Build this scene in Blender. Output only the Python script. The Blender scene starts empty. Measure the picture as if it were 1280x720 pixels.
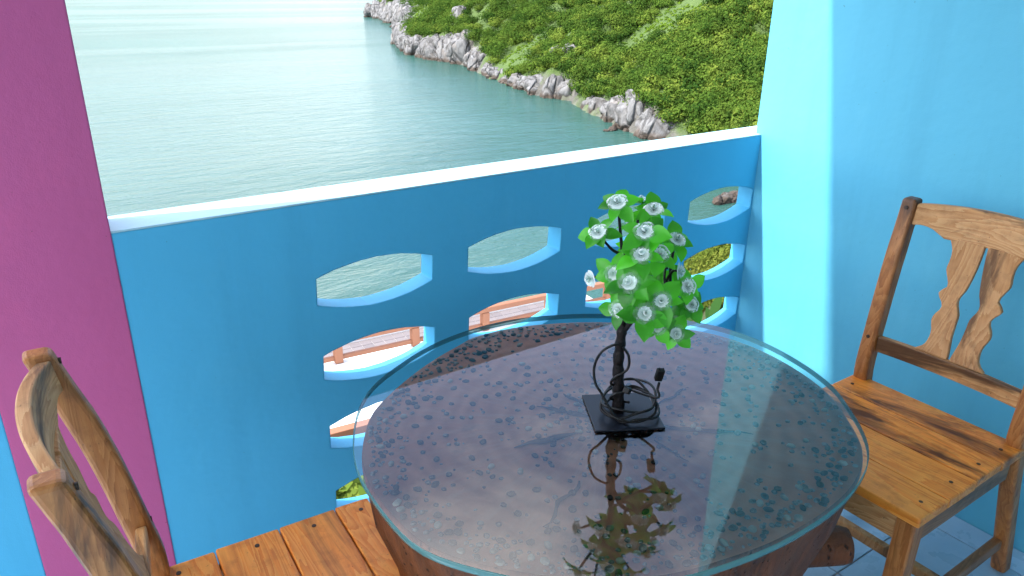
import bpy, bmesh, math, random
import numpy as np
from mathutils import Vector, Matrix, noise as mn

random.seed(7); RNG = np.random.default_rng(7)
SC = bpy.context.scene
C = SC.collection

# ------------------------------------------------------------------ camera
F_PX, PITCH, ROLL, YAW = 946.54, 0.3863, 0.0121, 0.6061
CAM = np.array([-0.157, -1.6094, 1.446])
W, HP = 1.96, 0.98                      # bay width between pillar and end wall, parapet height
_cy, _sy = math.cos(YAW), math.sin(YAW)
FWD = np.array([_sy*math.cos(PITCH), _cy*math.cos(PITCH), -math.sin(PITCH)])
_r = np.array([_cy, -_sy, 0.0]); _u = np.cross(_r, FWD)
RGT = math.cos(ROLL)*_r + math.sin(ROLL)*_u
UPV = -math.sin(ROLL)*_r + math.cos(ROLL)*_u
cam_d = bpy.data.cameras.new('camera'); cam = bpy.data.objects.new('camera', cam_d); C.objects.link(cam)
M = Matrix.Identity(4)
for i in range(3):
    M[i][0] = RGT[i]; M[i][1] = UPV[i]; M[i][2] = -FWD[i]; M[i][3] = CAM[i]
cam.matrix_world = M
cam_d.sensor_width = 36.0; cam_d.lens = F_PX/1280*36.0
cam_d.clip_start = 0.02; cam_d.clip_end = 40000
SC.camera = cam

def ray(px, py): return FWD + RGT*(px-640)/F_PX - UPV*(py-360)/F_PX
def on(px, py, axis, val):
    d = ray(px, py); t = (val-CAM[axis])/d[axis]; return CAM + t*d
def proj(P):
    d = np.asarray(P)-CAM; k = d@FWD
    return np.stack([640+F_PX*(d@RGT)/k, 360-F_PX*(d@UPV)/k], -1)

# ------------------------------------------------------------------ light
SUN = np.array([-0.90, 0.18, 1.0]); SUN /= np.linalg.norm(SUN)      # towards the sun
world = bpy.data.worlds.new('World'); SC.world = world; world.use_nodes = True
wn, wl = world.node_tree.nodes, world.node_tree.links
wn.clear()
sky = wn.new('ShaderNodeTexSky'); sky.sky_type = 'NISHITA'; sky.sun_disc = False
sky.sun_elevation = math.asin(SUN[2]); sky.sun_rotation = math.atan2(SUN[0], SUN[1])
sky.air_density = 1.0; sky.dust_density = 1.5; sky.ozone_density = 1.2
tc = wn.new('ShaderNodeTexCoord')
mp = wn.new('ShaderNodeMapping'); mp.inputs['Scale'].default_value = (1, 1, 2.6)
cn = wn.new('ShaderNodeTexNoise'); cn.inputs['Scale'].default_value = 2.2; cn.inputs['Detail'].default_value = 7; cn.inputs['Roughness'].default_value = 0.55
cr = wn.new('ShaderNodeMapRange'); cr.inputs['From Min'].default_value = 0.40; cr.inputs['From Max'].default_value = 0.70
cr.inputs['To Max'].default_value = 0.75
mx = wn.new('ShaderNodeMix'); mx.data_type = 'RGBA'; mx.inputs[7].default_value = (8.6, 8.4, 8.3, 1)
bg = wn.new('ShaderNodeBackground'); bg.inputs['Strength'].default_value = 0.15
wo = wn.new('ShaderNodeOutputWorld')
wl.new(tc.outputs['Generated'], mp.inputs['Vector']); wl.new(mp.outputs['Vector'], cn.inputs['Vector'])
wl.new(cn.outputs['Fac'], cr.inputs['Value']); wl.new(cr.outputs['Result'], mx.inputs[0])
wl.new(sky.outputs['Color'], mx.inputs[6]); wl.new(mx.outputs[2], bg.inputs['Color'])
wl.new(bg.outputs['Background'], wo.inputs['Surface'])
sd = bpy.data.lights.new('sun', 'SUN'); so = bpy.data.objects.new('sun', sd); C.objects.link(so)
sd.energy = 2.15; sd.angle = math.radians(1.1); sd.color = (1.0, 0.955, 0.88)
so.rotation_euler = Vector(SUN).to_track_quat('Z', 'Y').to_euler(); so.location = (-3, 2, 6)
SC.view_settings.view_transform = 'Standard'; SC.view_settings.look = 'None'
SC.view_settings.exposure = 2.03; SC.view_settings.gamma = 1.0
SC.render.engine = 'CYCLES'
SC.cycles.max_bounces = 10; SC.cycles.transparent_max_bounces = 24; SC.cycles.diffuse_bounces = 5
SC.cycles.caustics_reflective = False; SC.cycles.sample_clamp_indirect = 6.0

# ------------------------------------------------------------------ helpers
class NT:
    """small node-tree helper"""
    def __init__(s, name):
        s.m = bpy.data.materials.new(name); s.m.use_nodes = True
        s.n = s.m.node_tree.nodes; s.l = s.m.node_tree.links; s.n.clear()
        s.out = s.n.new('ShaderNodeOutputMaterial')
    def new(s, t, **k):
        nd = s.n.new(t)
        for a, v in k.items():
            if a.startswith('_'): setattr(nd, a[1:], v)
            else: s.set(nd.inputs[a.replace('__', ' ')], v)
        return nd
    def set(s, sock, v):
        if isinstance(v, bpy.types.NodeSocket): s.l.new(v, sock)
        elif isinstance(v, tuple) and len(v) == 3 and sock.type == 'RGBA': sock.default_value = (*v, 1)
        else: sock.default_value = v
    def coord(s, scale=(1, 1, 1), kind='Object', rot=(0, 0, 0), loc=(0, 0, 0)):
        t = s.n.new('ShaderNodeTexCoord'); m = s.n.new('ShaderNodeMapping')
        m.inputs['Scale'].default_value = scale; m.inputs['Rotation'].default_value = rot; m.inputs['Location'].default_value = loc
        if kind == 'World':
            g = s.n.new('ShaderNodeNewGeometry'); s.l.new(g.outputs['Position'], m.inputs['Vector'])
        else: s.l.new(t.outputs[kind], m.inputs['Vector'])
        return m.outputs['Vector']
    def noise(s, vec, scale, detail=4, rough=0.5, dist=0.0):
        return s.new('ShaderNodeTexNoise', Vector=vec, Scale=scale, Detail=detail, Roughness=rough, Distortion=dist).outputs['Fac']
    def rng(s, v, a, b, c=0.0, d=1.0):
        nd = s.new('ShaderNodeMapRange', Value=v); i = nd.inputs
        i['From Min'].default_value = a; i['From Max'].default_value = b; i['To Min'].default_value = c; i['To Max'].default_value = d
        return nd.outputs['Result']
    def mix(s, f, a, b, mode='MIX'):
        nd = s.n.new('ShaderNodeMix'); nd.data_type = 'RGBA'; nd.blend_type = mode
        s.set(nd.inputs[0], f); s.set(nd.inputs[6], a); s.set(nd.inputs[7], b); return nd.outputs[2]
    def math(s, op, a, b=0.0):
        nd = s.n.new('ShaderNodeMath'); nd.operation = op; s.set(nd.inputs[0], a); s.set(nd.inputs[1], b); return nd.outputs[0]
    def bump(s, h, strength, dist, normal=None):
        nd = s.new('ShaderNodeBump', Height=h, Strength=strength, Distance=dist)
        if normal is not None: s.l.new(normal, nd.inputs['Normal'])
        return nd.outputs['Normal']
    def bsdf(s, color, rough=0.5, normal=None, **k):
        nd = s.n.new('ShaderNodeBsdfPrincipled')
        s.set(nd.inputs['Base Color'], color); s.set(nd.inputs['Roughness'], rough)
        if normal is not None: s.l.new(normal, nd.inputs['Normal'])
        for a, v in k.items(): s.set(nd.inputs[a.replace('__', ' ')], v)
        s.l.new(nd.outputs[0], s.out.inputs['Surface']); return nd
    def surf(s, sh): s.l.new(sh, s.out.inputs['Surface'])

def mesh_from(name, verts, faces, mats=(), smooth=False, midx=None):
    me = bpy.data.meshes.new(name)
    me.from_pydata([tuple(map(float, v)) for v in verts], [], [tuple(f) for f in faces]); me.update()
    for m in (mats if isinstance(mats, (list, tuple)) else [mats]): me.materials.append(m)
    if midx is not None: me.polygons.foreach_set('material_index', midx)
    if smooth: me.polygons.foreach_set('use_smooth', [True]*len(me.polygons))
    return me
def link(name, me, parent=None):
    o = bpy.data.objects.new(name, me); C.objects.link(o); o.parent = parent; return o
def empty(name, loc=(0, 0, 0), rz=0):
    o = bpy.data.objects.new(name, None); C.objects.link(o); o.location = loc; o.rotation_euler = (0, 0, rz)
    o.empty_display_size = 0.1; return o
def tag(o, label=None, cat=None, group=None, kind=None):
    if label: o['label'] = label
    if cat: o['category'] = cat
    if group: o['group'] = group
    if kind: o['kind'] = kind
    return o
def bm_mesh(bm, name, mat, smooth=False):
    bmesh.ops.recalc_face_normals(bm, faces=bm.faces)
    me = bpy.data.meshes.new(name); bm.to_mesh(me); bm.free(); me.materials.append(mat)
    if smooth: me.polygons.foreach_set('use_smooth', [True]*len(me.polygons))
    return me
def box_bm(lo, hi, bev=0.0, seg=2, jit=0.0):
    bm = bmesh.new(); bmesh.ops.create_cube(bm, size=1)
    lo, hi = np.array(lo, float), np.array(hi, float)
    for v in bm.verts:
        v.co = Vector((lo+hi)/2+np.array(v.co)*(hi-lo)+RNG.normal(0, 1, 3)*jit)
    if bev > 0: bmesh.ops.bevel(bm, geom=list(bm.edges), offset=bev, segments=seg, profile=0.5, affect='EDGES')
    return bm
def box(name, lo, hi, mat, parent=None, bev=0.0, seg=2, jit=0.0):
    return link(name, bm_mesh(box_bm(lo, hi, bev, seg, jit), name, mat), parent)
def catmull(P, n=8, closed=False):
    P = np.asarray(P, float); N = len(P); out = []
    for i in range(N if closed else N-1):
        if closed: a, b, c, d = P[(i-1) % N], P[i], P[(i+1) % N], P[(i+2) % N]
        else: a, b, c, d = P[max(i-1, 0)], P[i], P[i+1], P[min(i+2, N-1)]
        for k in range(n):
            t = k/n
            out.append(0.5*((2*b)+(c-a)*t+(2*a-5*b+4*c-d)*t*t+(3*b-a-3*c+d)*t**3))
    if not closed: out.append(P[-1])
    return np.array(out)
def tube_geo(path, rad, sides=8):
    path = np.asarray(path, float); n = len(path); rad = np.broadcast_to(np.asarray(rad, float), (n,))
    T = np.gradient(path, axis=0); T /= np.linalg.norm(T, axis=1)[:, None]+1e-12
    ref = np.array([0, 0, 1.0]) if abs(T[0][2]) < 0.9 else np.array([1.0, 0, 0])
    u = np.cross(T[0], ref); u /= np.linalg.norm(u)
    V = []
    for i in range(n):
        u = u-T[i]*(u@T[i]); u /= np.linalg.norm(u)+1e-12; w = np.cross(T[i], u)
        for k in range(sides):
            a = 2*math.pi*k/sides; V.append(path[i]+rad[i]*(math.cos(a)*u+math.sin(a)*w))
    Fc = [(i*sides+k, i*sides+(k+1) % sides, (i+1)*sides+(k+1) % sides, (i+1)*sides+k) for i in range(n-1) for k in range(sides)]
    Fc.append(tuple(range(sides))[::-1]); Fc.append(tuple((n-1)*sides+k for k in range(sides)))
    return V, Fc
def tube(name, path, rad, mat, parent=None, sides=8, smooth=True):
    V, Fc = tube_geo(path, rad, sides); return link(name, mesh_from(name, V, Fc, mat, smooth), parent)
def prism_bm(outline, t0, t1, frame, bev=0.0):
    """outline 2-D points; frame(u, v, t) -> xyz ; extruded from t0 to t1"""
    bm = bmesh.new(); a = [bm.verts.new(frame(u, v, t0)) for u, v in outline]; b = [bm.verts.new(frame(u, v, t1)) for u, v in outline]
    n = len(a); bm.faces.new(a); bm.faces.new(b[::-1])
    for i in range(n): bm.faces.new((a[i], b[i], b[(i+1) % n], a[(i+1) % n]))
    bmesh.ops.recalc_face_normals(bm, faces=bm.faces)
    if bev > 0:
        ed = [e for e in bm.edges if len(e.link_faces) == 2 and e.calc_face_angle(0) > 0.9]
        bmesh.ops.bevel(bm, geom=ed, offset=bev, segments=2, profile=0.5, affect='EDGES')
    return bm

# ------------------------------------------------------------------ materials
def paint(name, col, col2, rough=0.55, bevel=0.006):
    t = NT(name); v = t.coord(kind='World')
    n1 = t.noise(v, 1.6, 5, 0.6); n2 = t.noise(v, 420, 2, 0.6); n3 = t.noise(v, 28, 4, 0.6)
    c = t.mix(t.rng(n1, 0.35, 0.7), col, col2)
    c = t.mix(t.rng(t.noise(v, 60, 3, 0.7), 0.70, 0.78, 0, 0.25), c, (col[0]*0.5, col[1]*0.55, col[2]*0.6))
    st_ = t.noise(t.coord(kind='World', scale=(9, 9, 0.7)), 1.0, 6, 0.65)
    c = t.mix(t.rng(st_, 0.52, 0.74, 0, 0.22), c, (col[0]*0.62, col[1]*0.66, col[2]*0.70))
    c = t.mix(t.rng(t.noise(t.coord(kind='World', scale=(1, 1, 0.6)), 3.5, 6, 0.7), 0.54, 0.70, 0, 0.20), c, (min(1, col[0]*1.5+0.03), min(1, col[1]*1.25), min(1, col[2]*1.12)))
    c = t.mix(t.rng(t.noise(v, 130, 2, 0.5), 0.765, 0.785, 0, 0.7), c, (0.03, 0.04, 0.05))
    h = t.math('ADD', t.math('MULTIPLY', n2, 0.35), t.math('ADD', n3, t.math('MULTIPLY', t.noise(v, 7, 3), 1.5)))
    bv = t.n.new('ShaderNodeBevel'); bv.samples = 4; bv.inputs['Radius'].default_value = bevel
    nm = t.bump(h, 0.22, 0.004, bv.outputs['Normal'])
    t.bsdf(c, rough, nm, Specular__IOR__Level=0.35)
    return t.m
BLUE = paint('blue_wall_paint', (0.066, 0.40, 0.655), (0.076, 0.42, 0.675))
LITBLUE = paint('lit_blue_wall_paint', (0.095, 0.41, 0.58), (0.105, 0.425, 0.59))  # same blue paint; the end wall's brighter, greener light is put into its colour
PINK = paint('magenta_wall_paint', (0.49, 0.088, 0.245), (0.515, 0.095, 0.255))
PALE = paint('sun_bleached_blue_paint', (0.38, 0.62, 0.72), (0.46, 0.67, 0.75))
WHITE = paint('white_render', (0.78, 0.78, 0.76), (0.72, 0.73, 0.72))

def wood(name, base, dark, light, axis, stain=0.45, rough=0.42, scale=1.0, coat=0.12, th=0.54):
    t = NT(name)
    sc = [34*scale]*3; sc[axis] = 2.2*scale
    oi = t.n.new('ShaderNodeObjectInfo')
    vec = t.coord(tuple(sc))
    off = t.n.new('ShaderNodeVectorMath'); off.operation = 'ADD'
    cmb = t.n.new('ShaderNodeCombineXYZ'); rr = t.math('MULTIPLY', oi.outputs['Random'], 40.0)
    for i in range(3): t.l.new(rr, cmb.inputs[i])
    t.l.new(vec, off.inputs[0]); t.l.new(cmb.outputs[0], off.inputs[1]); v = off.outputs[0]
    g = t.noise(v, 1.0, 6, 0.62, 1.6); fine = t.noise(v, 5.0, 3, 0.7)
    sc2 = [9*scale]*3; sc2[axis] = 1.6*scale
    vo = t.n.new('ShaderNodeVectorMath'); vo.operation = 'ADD'; t.l.new(t.coord(tuple(sc2)), vo.inputs[0]); t.l.new(cmb.outputs[0], vo.inputs[1])
    big = t.noise(vo.outputs[0], 0.55, 3, 0.5, 1.0)
    # growth-ring figure: contour lines of a slow stretched noise, knots pull them round
    kv = t.new('ShaderNodeTexVoronoi', Vector=vo.outputs[0], Scale=0.42, Randomness=1.0).outputs['Distance']
    fld = t.math('ADD', t.math('MULTIPLY', big, 26.0), t.math('MULTIPLY', t.rng(kv, 0.0, 0.6, 1.0, 0.0), 7.0))
    ring = t.math('FRACT', t.math('ADD', fld, t.math('MULTIPLY', fine, 0.9)))
    c = t.mix(t.rng(g, 0.3, 0.7), dark, base)
    c = t.mix(t.rng(ring, 0.1, 1.0, 0, 0.6), c, light)
    c = t.mix(t.rng(fine, 0.55, 0.75, 0, 0.45), c, dark)
    c = t.mix(t.rng(kv, 0.03, 0.10, 0.9, 0), c, (dark[0]*0.3, dark[1]*0.25, dark[2]*0.25))
    c = t.mix(t.rng(t.noise(t.coord((1, 1, 1)), 22, 6, 0.7), 0.50, 0.68, 0, 0.4), c, (dark[0]*0.6, dark[1]*0.6, dark[2]*0.7))
    blot = t.noise(vo.outputs[0], 0.75, 6, 0.68, 0.8)
    c = t.mix(t.rng(blot, th, th+0.09, 0, min(0.93, stain*1.6)), c, (dark[0]*0.14, dark[1]*0.13, dark[2]*0.16))
    speck = t.noise(t.coord((1, 1, 1)), 170, 3, 0.6); c = t.mix(t.rng(speck, 0.68, 0.74, 0, 0.7), c, (0.02, 0.012, 0.008))
    hgt = t.math('ADD', g, t.math('MULTIPLY', fine, 0.5))
    t.bsdf(c, t.rng(g, 0.3, 0.7, rough+0.15, rough-0.05), t.bump(hgt, 0.45, 0.0015), Coat__Weight=coat, Coat__Roughness=0.3, Specular__IOR__Level=0.35)
    return t.m
SEATW = wood('varnished_seat_wood', (0.78, 0.235, 0.020), (0.46, 0.115, 0.012), (0.80, 0.36, 0.07), 1, 0.5, th=0.60)
SEATS = wood('stained_seat_wood', (0.78, 0.225, 0.018), (0.44, 0.11, 0.012), (0.80, 0.35, 0.07), 1, 0.62, th=0.475)
LEGW = wood('varnished_leg_wood', (0.40, 0.145, 0.036), (0.19, 0.06, 0.014), (0.48, 0.21, 0.068), 2, 0.5)
RAILW = wood('weathered_rail_wood', (0.54, 0.26, 0.095), (0.30, 0.12, 0.036), (0.62, 0.37, 0.17), 1, 0.55, 0.55, 1.0, 0.08)
SLATW = wood('weathered_slat_wood', (0.50, 0.24, 0.088), (0.30, 0.125, 0.042), (0.58, 0.33, 0.15), 2, 0.45, 0.55, 1.0, 0.08)
SIDEW = wood('varnished_side_wood', (0.25, 0.11, 0.045), (0.14, 0.06, 0.025), (0.33, 0.16, 0.07), 0, 0.3)

def plain(name, col, rough=0.5, **k):
    t = NT(name); t.bsdf(col, rough, None, **k); return t.m
BLACK = plain('black_plastic', (0.006, 0.006, 0.007), 0.42, Specular__IOR__Level=0.25)
BLACKM = plain('black_powder_coat', (0.006, 0.008, 0.014), 0.35, Specular__IOR__Level=0.25)
PEG = plain('dark_wood_plug', (0.035, 0.016, 0.008), 0.6)

# ================================================================== SETTING : sea
t = NT('sea_water')
v = t.coord(kind='World'); v2 = t.coord(kind='World', scale=(0.35, 1.0, 1.0), rot=(0, 0, 0.5))
w1 = t.noise(v2, 0.55, 5, 0.62, 0.4); w2 = t.noise(v2, 2.6, 3, 0.6, 0.3); w3 = t.noise(v2, 0.06, 4, 0.5, 0.5)
streak = t.noise(t.coord(kind='World', scale=(0.0016, 0.012, 1.0), rot=(0, 0, 0.9)), 1.0, 5, 0.55, 1.2)
hgt = t.math('ADD', t.math('MULTIPLY', w1, 0.55), t.math('ADD', t.math('MULTIPLY', w2, 0.14), t.math('MULTIPLY', w3, 0.9)))
nm = t.bump(hgt, 0.42, 1.0)
col = t.mix(t.rng(t.noise(v, 0.02, 4, 0.5), 0.35, 0.65), (0.024, 0.074, 0.062), (0.031, 0.090, 0.077))
# wave slopes keep a real sea from mirroring fully at grazing angles: soft-limit the Fresnel term
fr = t.new('ShaderNodeFresnel', IOR=1.33, Normal=nm).outputs[0]
fac = t.math('DIVIDE', t.math('MULTIPLY', fr, 0.50), t.math('ADD', fr, 0.50))
fac = t.math('MULTIPLY', fac, t.rng(streak, 0.45, 0.58, 0.92, 1.12))
df = t.new('ShaderNodeBsdfDiffuse', Color=col, Normal=nm); gs = t.new('ShaderNodeBsdfGlossy', Color=(1, 1, 1), Roughness=0.12, Normal=nm)
ms = t.n.new('ShaderNodeMixShader'); t.l.new(fac, ms.inputs[0]); t.l.new(df.outputs[0], ms.inputs[1]); t.l.new(gs.outputs[0], ms.inputs[2]); t.surf(ms.outputs[0])
SEA_Z = -18.5
o = link('sea', mesh_from('sea', [(-16000, -300, SEA_Z), (26000, -300, SEA_Z), (26000, 26000, SEA_Z), (-16000, 26000, SEA_Z)], [(0, 1, 2, 3)], t.m))
tag(o, kind='structure')

# ================================================================== headland terrain
def fbm(x, y, z=0.0, o=4): return mn.fractal(Vector((x, y, z)), 1.0, 2.0, o)
coast = np.array([(52, -60), (58, -25), (63, 5), (66, 25), (70, 45), (73, 60), (74.8, 73.2), (76.5, 80), (81, 92.7), (82, 97), (88, 110.4), (86, 114.5), (88, 124),
                  (96.3, 151.6), (101, 162.2), (102.9, 174.9), (101.5, 183), (103.9, 202.5), (114.4, 229), (142, 280), (183, 375), (189.9, 413.4), (215, 440), (260, 452)], float)
cy_ = coast[:, 1]; 
def coast_x(y): return np.interp(y, cy_, coast[:, 0])
def rock_h(y):
    return np.interp(y, [-60, 60, 72, 78, 84, 93, 100, 112, 122, 130, 150, 160, 172, 190, 205, 230, 300, 400, 452],
                     [3, 3, 4.0, 6.2, 5.0, 3.2, 3.0, 5.2, 3.6, 2.4, 3.2, 6.0, 8.5, 7.0, 6.0, 7, 9, 9, 4])
def ground_h(x, y):
    """height above the sea at (x, y)"""
    d = x-coast_x(y)+1.6*fbm(y*0.16, 3.1)+0.8*fbm(y*0.5, x*0.1)
    if d < -3: return -2.0
    rh = rock_h(y)
    h = rh*0.72*min(1, max(0, (d+0.3)/2.6))**0.7
    if d > 1.5: h += (d-1.5)*0.60*(1-0.0016*min(d, 200))
    if d <= 0: h = d
    fall = min(1, max(0, (455-y)/60)); 
    h += (1.3*fbm(x*0.09, y*0.09, 1.0)+0.5*fbm(x*0.3, y*0.3, 2.0))*min(1, max(0, d/6))
    return h*fall**0.5 if h > 0 else h
ys = np.concatenate([np.arange(-60, 60, 4), np.arange(60, 240, 1.0), np.arange(240, 456, 3)])
ds = np.concatenate([np.arange(-5, 10, 0.8), np.arange(10, 40, 1.6), np.arange(40, 150, 8)])
V, Fc = [], []
for y in ys:
    cx = coast_x(y)
    for d in ds: V.append((cx+d, y, SEA_Z+ground_h(cx+d, y)))
nd = len(ds)
for i in range(len(ys)-1):
    for j in range(nd-1): Fc.append((i*nd+j, i*nd+j+1, (i+1)*nd+j+1, (i+1)*nd+j))
t = NT('headland_ground'); v = t.coord(kind='World')
geo = t.n.new('ShaderNodeNewGeometry'); sx = t.n.new('ShaderNodeSeparateXYZ'); t.l.new(geo.outputs['Normal'], sx.inputs[0])
grass = t.mix(t.rng(t.noise(v, 0.35, 6, 0.65), 0.3, 0.7), (0.045, 0.085, 0.016), (0.080, 0.130, 0.026))
rockc = t.mix(t.rng(t.noise(v, 0.7, 6, 0.65), 0.35, 0.7), (0.07, 0.066, 0.058), (0.15, 0.145, 0.13))
f = t.rng(t.math('ADD', sx.outputs[2], t.math('MULTIPLY', t.noise(v, 0.5, 4), 0.35)), 0.72, 0.90)
t.bsdf(t.mix(f, rockc, grass), 0.9, t.bump(t.noise(v, 1.8, 6, 0.7), 0.8, 0.6))
o = link('headland_terrain', mesh_from('headland_terrain', V, Fc, t.m, True)); tag(o, kind='structure')

# ---- limestone rocks along the waterline
t = NT('limestone'); v = t.coord(kind='World')
geo = t.n.new('ShaderNodeNewGeometry'); sp = t.n.new('ShaderNodeSeparateXYZ'); t.l.new(geo.outputs['Position'], sp.inputs[0])
vs = t.coord(kind='World', scale=(1, 1, 0.4), rot=(0.25, 0.3, 0))
n1 = t.noise(vs, 0.8, 7, 0.65, 0.5); vor = t.new('ShaderNodeTexVoronoi', Vector=vs, Scale=0.36, _feature='DISTANCE_TO_EDGE').outputs['Distance']
c = t.mix(t.rng(n1, 0.32, 0.66), (0.055, 0.054, 0.056), (0.20, 0.198, 0.20))
c = t.mix(t.rng(t.noise(v, 0.35, 4), 0.58, 0.75, 0, 0.4), c, (0.22, 0.16, 0.11))
c = t.mix(t.rng(vor, 0.0, 0.055, 0.75, 0), c, (0.06, 0.055, 0.05))
tide = t.math('ADD', sp.outputs[2], t.math('MULTIPLY', t.noise(v, 1.2, 3), -1.1))
c = t.mix(t.rng(tide, SEA_Z+0.0, SEA_Z+0.55, 1, 0), c, (0.055, 0.040, 0.030))
t.bsdf(c, 0.85, t.bump(t.math('ADD', n1, t.rng(vor, 0, 0.1)), 0.9, 0.5))
LIME = t.m
def rock_mesh(seed, sub=4, rough=1.0):
    bm = bmesh.new(); bmesh.ops.create_icosphere(bm, subdivisions=sub, radius=1.0)
    rs = random.Random(seed); planes = []
    for k in range(15):
        n = Vector((rs.gauss(0, 1), rs.gauss(0, 1), rs.gauss(0, 0.6))).normalized(); planes.append((n, rs.uniform(0.62, 0.95)))
    for vtx in bm.verts:
        p = vtx.co.copy(); r = 1.0
        for n, d in planes:
            q = p.dot(n)
            if q > 1e-4: r = min(r, d/q)
        pp = p*r
        q = Vector((pp.x*1.6+seed*3.7, pp.y*1.6, pp.z*0.7))
        cr = abs(mn.noise(q*1.4)); r *= 1+rough*(0.15*mn.fractal(q*1.8, 1, 2, 4)-0.26*max(0, 0.14-cr)/0.14)
        vtx.co = p*r
    return bm_mesh(bm, 'rock', LIME, True)
rockmeshes = [rock_mesh(s) for s in range(9)]
spots = []      # (y along coast, inland offset, radius, z-stretch)
rs = random.Random(3)
big = [(73.0, 1.2, 3.0, 0.95), (76.0, 2.0, 3.2, 1.15), (79.5, 2.6, 3.4, 1.75), (82.5, 3.0, 3.0, 1.6), (85.5, 2.2, 3.2, 1.25), (89, 2.4, 2.8, 1.1), (92.5, 1.8, 2.8, 1.0), (96.5, 3.0, 2.4, 0.9),
       (109, 2.2, 3.2, 1.4), (112.5, 1.0, 3.0, 1.25), (117, 2.0, 3.4, 1.0), (122, 2.5, 3.2, 0.9), (128, 2.2, 3.2, 0.75), (134, 2.0, 3.4, 0.7), (141, 2.2, 3.6, 0.75), (148, 2.4, 3.6, 0.8),
       (156, 2.6, 4.0, 1.1), (163, 2.4, 4.6, 1.4), (170, 2.6, 5.0, 1.6), (177, 3.4, 5.0, 1.5), (184, 2.6, 4.8, 1.3), (191, 2.8, 4.6, 1.2), (199, 2.6, 4.8, 1.1), (209, 3, 5.2, 1.2), (221, 3, 5.5, 1.2),
       (236, 3.5, 6.5, 1.3), (252, 4, 7, 1.3), (272, 4, 8, 1.3), (296, 5, 9, 1.2), (322, 5, 9, 1.2), (350, 5, 10, 1.1), (378, 5, 10, 1.1), (398, 4, 9, 1.1), (412, 4, 8, 0.9), (120, 7.2, 1.9, 1.3), (116, 8.0, 1.7, 1.0), (186, 10, 2.8, 1.2)]
for i, (y, d, r, zs) in enumerate(big):
    o = link('limestone_rock', rockmeshes[i % len(rockmeshes)])
    x = coast_x(y)+d; g = max(0, ground_h(x, y)) if d > 6 else 0.1*r
    o.location = (x, y, SEA_Z+g); o.scale = (r*rs.uniform(1.0, 1.25), r*rs.uniform(1.1, 1.4), r*zs*0.92)
    o.rotation_euler = (rs.uniform(-.25, .25), rs.uniform(-.25, .25), rs.uniform(0, 6.28))
    if y > 230: tag(o, 'grey limestone rock out at the far tip of the headland', 'rock', 'rocks at the far tip of the headland')
    elif y > 152: tag(o, 'grey limestone rock in the tall cliff between headland tip and grassy clearing', 'rock', 'rocks of the cliff before the headland tip')
    elif d > 6: tag(o, 'grey limestone outcrop standing among the scrub above the shore', 'rock', 'outcrops among the scrub')
    elif y > 100: tag(o, 'low grey limestone rock on the shore below the grassy clearing', 'rock', 'low rocks below the grassy clearing')
    else: tag(o, 'pale limestone rock of the cliff beside the small awash boulders', 'rock', 'rocks of the cliff beside the awash boulders')
for i, (px, py, r) in enumerate([(765, 163, 0.75), (775, 161, 0.6), (783, 164, 0.55), (768, 159, 0.5), (757, 164, 0.4)]):
    P = on(px, py, 2, SEA_Z); o = link('shore_boulder', rockmeshes[(i+4) % 9]); o.location = (P[0], P[1], SEA_Z+0.1*r); o.scale = (r*1.3, r, r*0.75); o.rotation_euler = (0, 0, i*1.3)
    tag(o, 'small brown boulder awash in front of the limestone cliff', 'boulder', 'small boulders awash below the cliff')
for i, (px, py, r) in enumerate([(903, 253, 0.9), (909, 249, 0.8), (914, 252, 0.6), (898, 255, 0.5), (921, 246, 0.8)]):
    P = on(px, py, 2, SEA_Z); o = link('sea_boulder', rockmeshes[(i+1) % 9]); o.location = (P[0], P[1], SEA_Z+0.1); o.scale = (r*1.4, r, r*0.7); o.rotation_euler = (0, 0, i*1.1)
    tag(o, 'pale boulder in the water seen through the top end opening of the parapet', 'boulder', 'boulders seen through the top end opening')

# ---- foliage
def leaf_mat(name, c1, c2, c3, tr=0.35):
    t = NT(name); at = t.n.new('ShaderNodeAttribute'); at.attribute_name = 'tint'
    oi = at.outputs['Fac']; v = t.coord(kind='World')
    c = t.mix(t.rng(oi, 0.0, 0.5), c1, c2); c = t.mix(t.rng(oi, 0.5, 1.0), c, c3)
    c = t.mix(t.rng(t.noise(v, 0.25, 3), 0.5, 0.75, 0, 0.4), c, c3)
    d = t.new('ShaderNodeBsdfDiffuse', Color=c); tl = t.new('ShaderNodeBsdfTranslucent', Color=c)
    ms = t.n.new('ShaderNodeMixShader'); ms.inputs[0].default_value = tr
    t.l.new(d.outputs[0], ms.inputs[1]); t.l.new(tl.outputs[0], ms.inputs[2]); t.surf(ms.outputs[0]); return t.m
SCRUB = leaf_mat('scrub_leaves', (0.018, 0.050, 0.010), (0.082, 0.145, 0.022), (0.175, 0.225, 0.038))
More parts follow.
